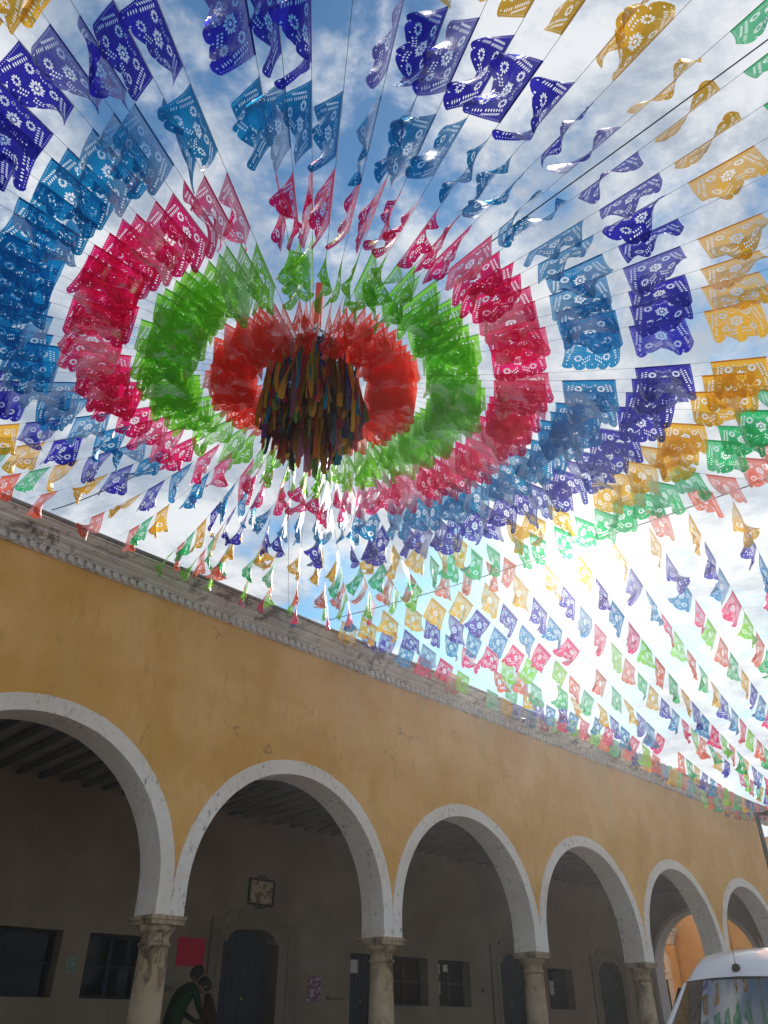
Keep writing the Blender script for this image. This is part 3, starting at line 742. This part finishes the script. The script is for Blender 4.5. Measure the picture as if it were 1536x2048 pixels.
for v in range(14):
    mb = MB(); wd = rr.uniform(.014, .034); n = 9; vs = []; ph = rr.uniform(0, 6); am = rr.uniform(.012, .035); tw = rr.uniform(-2.4, 2.4)
    for k in range(n + 1):
        s = k / n; an = tw * s + .4 * sin(ph + 3 * s); ww = wd * (.55 + .45 * min(1, s * 3))
        cx_, cy_ = am * sin(ph + 5 * s) * s, .05 * s * sin(ph * 2 + 3 * s)
        vs += [(cx_ - ww * cos(an), cy_ - ww * sin(an), -s), (cx_, cy_ + ww * .35, -s - (.0 if k < n else .02)), (cx_ + ww * cos(an), cy_ + ww * sin(an), -s)]
    mb.add(vs, [q for k in range(n) for q in ((3 * k, 3 * k + 1, 3 * k + 4, 3 * k + 3), (3 * k + 1, 3 * k + 2, 3 * k + 5, 3 * k + 4))])
    me = mb.mesh('ribbon', None, True); me.materials.append(None); ribm.append(me)
tiers = [(RR, .80, 96), (RR * .93, .92, 70), (RR * .78, 1.02, 44), (RR * .58, 1.12, 38), (RR * .36, 1.19, 30), (RR * .15, 1.25, 14)]
for rad, ln, n in tiers:
    for k in range(n):
        a = 2 * pi * (k + rr.uniform(-.35, .35)) / n
        o = inst('ribbon', rr.choice(ribm), hub, ((rad + rr.uniform(-.02, .02)) * cos(a), (rad + rr.uniform(-.02, .02)) * sin(a), .01 + rr.uniform(0, .03)))
        o.rotation_euler = (rr.gauss(0, .025), rr.gauss(0, .025), a + pi / 2 + rr.uniform(-.6, .6)); l_ = ln * rr.uniform(.68, 1.0); o.scale = (1, 1, l_)
        o.material_slots[0].link = 'OBJECT'; o.material_slots[0].material = rr.choice(RM)

# ------------------------------------------------------------------ street lamp
lp = empty('street_lamp', (8.2, 17.8, 0)); tag(lp, 'slim black street lamp with a flat head in front of the arcade', 'street lamp')
f = MB(); f.tube([(0, 0, 0), (0, 0, 5.42)], [.07, .045], 10); f.build('pole', M_black, lp)
f = MB(); f.box((-.02, -.03, 5.36), (.30, .03, 5.42)); f.build('arm', M_black, lp)
f = MB(); f.add([(.18, -.10, 5.37), (.85, -.15, 5.50), (.85, .15, 5.50), (.18, .10, 5.37), (.18, -.08, 5.44), (.85, -.12, 5.56), (.85, .12, 5.56), (.18, .08, 5.44)], [(0, 3, 2, 1), (4, 5, 6, 7), (0, 1, 5, 4), (1, 2, 6, 5), (2, 3, 7, 6), (3, 0, 4, 7)]); f.build('lamp_head', M_black, lp)

# ------------------------------------------------------------------ white van, nose towards us, parked along the arcade
VC = Vector((5.04, 12.84, 0)); van = empty('white_van', VC, atan2(-dv.y, -dv.x)); tag(van, 'white high roof passenger van with a thin roof antenna parked by the arcade', 'van')
# local: x forward, y = left of the van = away from arcade  (arcade side is y<0)
m_, n_, b_ = mat('white_van_paint', .25, .5); b_.inputs['Base Color'].default_value = (.78, .79, .82, 1); b_.inputs['Coat Weight'].default_value = .5
tc = n_.new('ShaderNodeTexCoord').outputs['Object']; n_.put(b_.inputs['Base Color'], n_.mix(n_.math('MULTIPLY', n_.noise(tc, 4, 6, .65), .25), (.80, .81, .84), (.55, .54, .52))); M_van = m_
m_, n_, b_ = mat('windscreen_glass', .03, .6); b_.inputs['Base Color'].default_value = (.02, .022, .025, 1); b_.inputs['Transmission Weight'].default_value = .55; b_.inputs['IOR'].default_value = 1.5; b_.inputs['Coat Weight'].default_value = 1.0; b_.inputs['Coat IOR'].default_value = 2.2; b_.inputs['Coat Roughness'].default_value = .02; M_ws = m_
def section(x, zt, hw_t, hw_b, zb=.35, zw=1.25, rnd=.16, nb=6):
    pts = [(x, -hw_b, zb), (x, -hw_b - .01, zw)]
    pts.append((x, -hw_t - .05, zt - rnd - .12))
    for k in range(nb + 1): a = pi - (pi / 2) * k / nb; pts.append((x, -hw_t + rnd + (rnd + .02) * cos(a), zt - rnd + rnd * sin(a)))
    crown = .035
    for k in range(1, 4): y = (-hw_t + rnd) + (2 * (hw_t - rnd)) * k / 4; pts.append((x, y, zt + crown * (1 - (2 * k / 4 - 1) ** 2)))
    for k in range(nb + 1): a = pi / 2 - (pi / 2) * k / nb; pts.append((x, hw_t - rnd + (rnd + .02) * cos(a), zt - rnd + rnd * sin(a)))
    pts.append((x, hw_t + .05, zt - rnd - .12)); pts += [(x, hw_b + .01, zw), (x, hw_b, zb)]
    return pts
secs = [section(-4.6, 2.42, .78, .96), section(-3, 2.46, .80, .97), section(-1.5, 2.47, .80, .98), section(-.9, 2.46, .79, .98), section(-.55, 2.40, .78, .97), section(-.25, 2.26, .77, .97, rnd=.14), section(0, 2.06, .76, .96, rnd=.05)]
mb = MB(); vs = [p for s in secs for p in s]; n = len(secs[0]); fs = []
for i_ in range(len(secs) - 1):
    for k in range(n - 1): a = i_ * n + k; fs.append((a, a + n, a + n + 1, a + 1))
fs.append(tuple(range(n)))
mb.add(vs, fs)
body = mb.build('body', M_van, van, smooth=True)
# pillars, bonnet, nose
nose = MB()
def quadstrip(rows_):
    vs = [p for r_ in rows_ for p in r_]; m_n = len(rows_[0]); fs = []
    for i_ in range(len(rows_) - 1):
        for k in range(m_n - 1): a = i_ * m_n + k; fs.append((a, a + 1, a + m_n + 1, a + m_n))
    nose.add(vs, fs)
def rowy(x, z, hw, bow=.08, n=8): return [(x + bow * (1 - (2 * k / n - 1) ** 2), -hw + 2 * hw * k / n, z) for k in range(n + 1)]
quadstrip([rowy(.78, 1.22, .95), rowy(.95, 1.14, .95), rowy(1.25, 1.02, .93), rowy(1.42, .88, .92), rowy(1.50, .6, .92), rowy(1.5, .3, .9)])
for sg in (-1, 1):
    nose.add([(0, sg * .96, .35), (1.45, sg * .93, .3), (1.42, sg * .92, .9), (.78, sg * .95, 1.22), (0, sg * .97, 1.25)], [(0, 1, 2, 3, 4)])
    nose.tube([(.80, sg * .95, 1.22), (.42, sg * .87, 1.62), (.04, sg * .785, 2.0), (-.12, sg * .74, 2.10)], [.04, .035, .028, .02], 6)
nose.build('bonnet', M_van, van, smooth=False)
ws = MB(); rws = []
for s in [k / 8 for k in range(9)]:
    rws.append(rowy(.79 + (.0 - .79) * s, 1.23 + (2.055 - 1.23) * s, .93 - .15 * s, .10))
vs = [p for r_ in rws for p in r_]; ws.add(vs, [(i_ * 9 + k, i_ * 9 + k + 1, (i_ + 1) * 9 + k + 1, (i_ + 1) * 9 + k) for i_ in range(8) for k in range(8)])
ws.build('windscreen', M_ws, van, smooth=True)
i_n = MB(); i_n.box((-.9, -.85, .5), (-.85, .85, 1.9)); i_n.box((-.2, -.85, .6), (.75, .85, 1.17)); i_n.build('interior', simple('dark_interior', (.035, .033, .03), .9), van)
for y in (-.45, .45):
    s_ = MB(); s_.box((-.75, y - .26, .8), (-.55, y + .26, 1.55)); s_.box((-.72, y - .14, 1.56), (-.58, y + .14, 1.78)); s_.build('seat', simple('grey_seat', (.10, .095, .085), .9), van)
for sg in (-1, 1):
    sw = MB(); sw.add([(.6, sg * .985, 1.28), (-.6, sg * .992, 1.28), (-.6, sg * .90, 1.98), (.08, sg * .88, 1.98)], [(0, 1, 2, 3)]); sw.build('side_window', M_glass, van)
    for x in (.75, -3.4):
        wh = MB(); wh.lathe([(0, -.1), (.2, -.11), (.33, -.1), (.345, 0), (.33, .1), (.2, .11), (0, .1)], n=20); wo_ = wh.build('wheel', simple('tyre_rubber', (.02, .02, .02), .9), van, loc=(x, sg * .86, .345)); wo_.rotation_euler = (pi / 2, 0, 0)
    hl = MB(); hl.box((1.36, sg * .6 - .17, .68), (1.49, sg * .6 + .17, .86)); hl.build('headlight', simple('lamp_glass', (.6, .62, .65), .1), van)
an = MB(); an.lathe([(0, .06), (.045, .05), (.065, .0), (.06, -.05), (0, -.06)], (0, 0, 0), 10); an.tube([(0, 0, .03), (-.01, 0, .25), (-.03, .01, .62)], [.008, .006, .003], 5); an.build('antenna', M_black, van, loc=(-.12, -.03, 2.20))
for (x, y, z, sx_, sz_, nm) in ((.40, -.72, 1.58, .09, .10, 'windscreen_sticker'), (.56, -.60, 1.42, .16, .07, 'windscreen_paper')):
    p = MB(); p.add([(x + .02, y - sx_, z - sz_), (x + .02, y + sx_, z - sz_), (x - sz_ * 1.5, y + sx_, z + sz_), (x - sz_ * 1.5, y - sx_, z + sz_)], [(0, 1, 2, 3)]); p.build(nm, printed('sticker_' + nm, (.6, .62, .58), (.1, .1, .1), (20, 14, 9)), van)

# ------------------------------------------------------------------ people in the shade of the portico
M_hair = simple('black_hair', (.012, .010, .010), .6); M_skin = simple('brown_skin', (.22, .12, .075), .6)
def person(name, label, base, rz, joints, edges, rad, shirt, hips, head, hr, hair_m, trousers):
    root = empty(name, base, rz); tag(root, label, 'person')
    me = bpy.data.meshes.new('body'); me.from_pydata(joints, edges, []); o = bpy.data.objects.new('body', me); COL.objects.link(o); o.parent = root
    sk = o.modifiers.new('skin', 'SKIN'); sk.use_smooth_shade = True; o.modifiers.new('sub', 'SUBSURF').levels = 2; o.modifiers['sub'].render_levels = 2
    for i_, r_ in enumerate(rad): me.skin_vertices[0].data[i_].radius = (r_, r_ * .85) if isinstance(r_, float) else r_
    me.skin_vertices[0].data[0].use_root = True
    # clothing by height above the feet
    m, n, b = mat(name + '_clothes', .9); tc_ = n.new('ShaderNodeTexCoord').outputs['Object']; sp = n.new('ShaderNodeSeparateXYZ'); n.l.new(tc_, sp.inputs[0])
    n.put(b.inputs['Base Color'], n.mix(n.math('GREATER_THAN', sp.outputs[2], hips), trousers, shirt)); me.materials.append(m)
    hd = MB(); vs = []; fs = []; N, K = 14, 10
    for k in range(K + 1):
        a = pi * k / K
        for q in range(N):
            c_ = 2 * pi * q / N; x = sin(a) * cos(c_) * hr * 1.0; y = sin(a) * sin(c_) * hr * .80; z = -cos(a) * hr * 1.22
            if z < 0: x += .02 * (1 - cos(a)) * (1 if cos(c_) > 0 else .4); y *= .9
            if abs(z) < .035 and cos(c_) > .95: x += .022      # nose
            vs.append((x, y, z))
    fs = [(k * N + q, k * N + (q + 1) % N, (k + 1) * N + (q + 1) % N, (k + 1) * N + q) for k in range(K) for q in range(N)]
    hd.add(vs, fs); h = hd.build('head', M_skin, root, smooth=True, loc=head[0]); h.rotation_euler = head[1]
    for sy in (-1, 1):
        er = MB(); er.lathe([(0, -.012), (.028, -.008), (.03, .004), (0, .01)], n=8); eo = er.build('ear', M_skin, h, loc=(-.01, sy * hr * .80, -.01)); eo.rotation_euler = (pi / 2, 0, 0)
        ey = MB(); ey.lathe([(0, -.01), (.01, 0), (0, .01)], n=6); ey.build('eye', M_black, h, loc=(hr * .93, sy * .032, .012))
    hm = MB(); vs = []
    for k in range(7):
        a = pi / 2 * k / 6 * 1.15
        for q in range(N):
            c_ = 2 * pi * q / N; fr_ = 1 if cos(c_) < .3 else .55
            aa_ = a * fr_ * 1.3; vs.append((-.012 + sin(aa_) * cos(c_) * hr * 1.14, sin(aa_) * sin(c_) * hr * .94, cos(aa_) * hr * 1.32))
    hm.add(vs, [(k * N + q, k * N + (q + 1) % N, (k + 1) * N + (q + 1) % N, (k + 1) * N + q) for k in range(6) for q in range(N)]); hm.build('hair', hair_m, h, smooth=True)
    # hands with five fingers
    return root
def limb_person(lean, reach, tall=1.0):
    """local +x is the way the person faces; feet at z=0"""
    L_ = lean; sh = Vector((sin(L_) * .52, 0, .95 + cos(L_) * .50)); nk = sh + Vector((sin(L_ + .5) * .10, 0, cos(L_ + .5) * .12))
    J = [(0, 0, .95), tuple(Vector((sin(L_ * .6) * .25, 0, .95 + cos(L_ * .6) * .25))), tuple(sh), tuple(nk)]
    E_ = [(0, 1), (1, 2), (2, 3)]; rad = [(.15, .13), (.145, .12), (.15, .12), (.055, .055)]
    for s_ in (-1, 1):
        i0 = len(J); J += [(sh.x, s_ * .19, sh.z - .03), (sh.x + .10, s_ * .23, sh.z - .30), (sh.x + .30 * reach, s_ * .17, sh.z - .42), (sh.x + .38 * reach, s_ * .15, sh.z - .42)]
        E_ += [(2, i0), (i0, i0 + 1), (i0 + 1, i0 + 2), (i0 + 2, i0 + 3)]; rad += [.065, .045, .032, .036]
        w0 = i0 + 3; p = Vector(J[w0])
        for q in range(4):
            a_ = len(J); J += [tuple(p + Vector((.06, (q - 1.5) * .02, 0))), tuple(p + Vector((.085 + .008 * (1 - abs(q - 1.5)), (q - 1.5) * .021, -.02)))]; E_ += [(w0, a_), (a_, a_ + 1)]; rad += [.009, .008]
        a_ = len(J); J += [tuple(p + Vector((.02, -s_ * .045, 0))), tuple(p + Vector((.045, -s_ * .05, -.01)))]; E_ += [(w0, a_), (a_, a_ + 1)]; rad += [.010, .009]
        k0 = len(J); J += [(-.01, s_ * .09, .88), (.03, s_ * .10, .48), (-.02, s_ * .10, .08), (.13, s_ * .11, .04)]
        E_ += [(0, k0), (k0, k0 + 1), (k0 + 1, k0 + 2), (k0 + 2, k0 + 3)]; rad += [.095, .062, .045, .04]
    J = [tuple(c * tall for c in j) for j in J]; rad = [tuple(c * tall for c in r_) if isinstance(r_, tuple) else r_ * tall for r_ in rad]
    head = nk * tall + Vector((.06, 0, .10)) * tall
    return J, E_, rad, head
ang = atan2(dv.y, dv.x)
def place(px, py, off):
    r_ = ray(px, py); k_ = -(D + off) / (r_.x * nv.x + r_.y * nv.y); return CAM + r_ * k_
hp = place(395, 1950, 3.0)
J, E_, rad, hd_ = limb_person(.42, 1.0, 1.13)
fw = Vector((cos(ang), sin(ang), 0)); base = hp - fw * hd_.x; base.z = FLOOR
print('head target', hp.z, 'head model', FLOOR + hd_.z)
person('person', 'stooping dark haired person in a green shirt beside the first column', base, ang, J, E_, rad, (.012, .038, .014), .98, (hd_, (0, .55, 0)), .105, M_hair, (.02, .02, .03))
hp2 = place(408, 1975, 2.7); J, E_, rad, hd_ = limb_person(.12, .6, .98)
fw = Vector((cos(ang + 2.6), sin(ang + 2.6), 0)); base = hp2 - fw * hd_.x; base.z = FLOOR
print('head2 target', hp2.z, 'model', FLOOR + hd_.z)
person('person', 'shorter dark haired person in a brown red top facing the one in green', base, ang + 2.6, J, E_, rad, (.03, .013, .01), .9, (hd_, (0, .3, 0)), .10, M_hair, (.03, .025, .02))
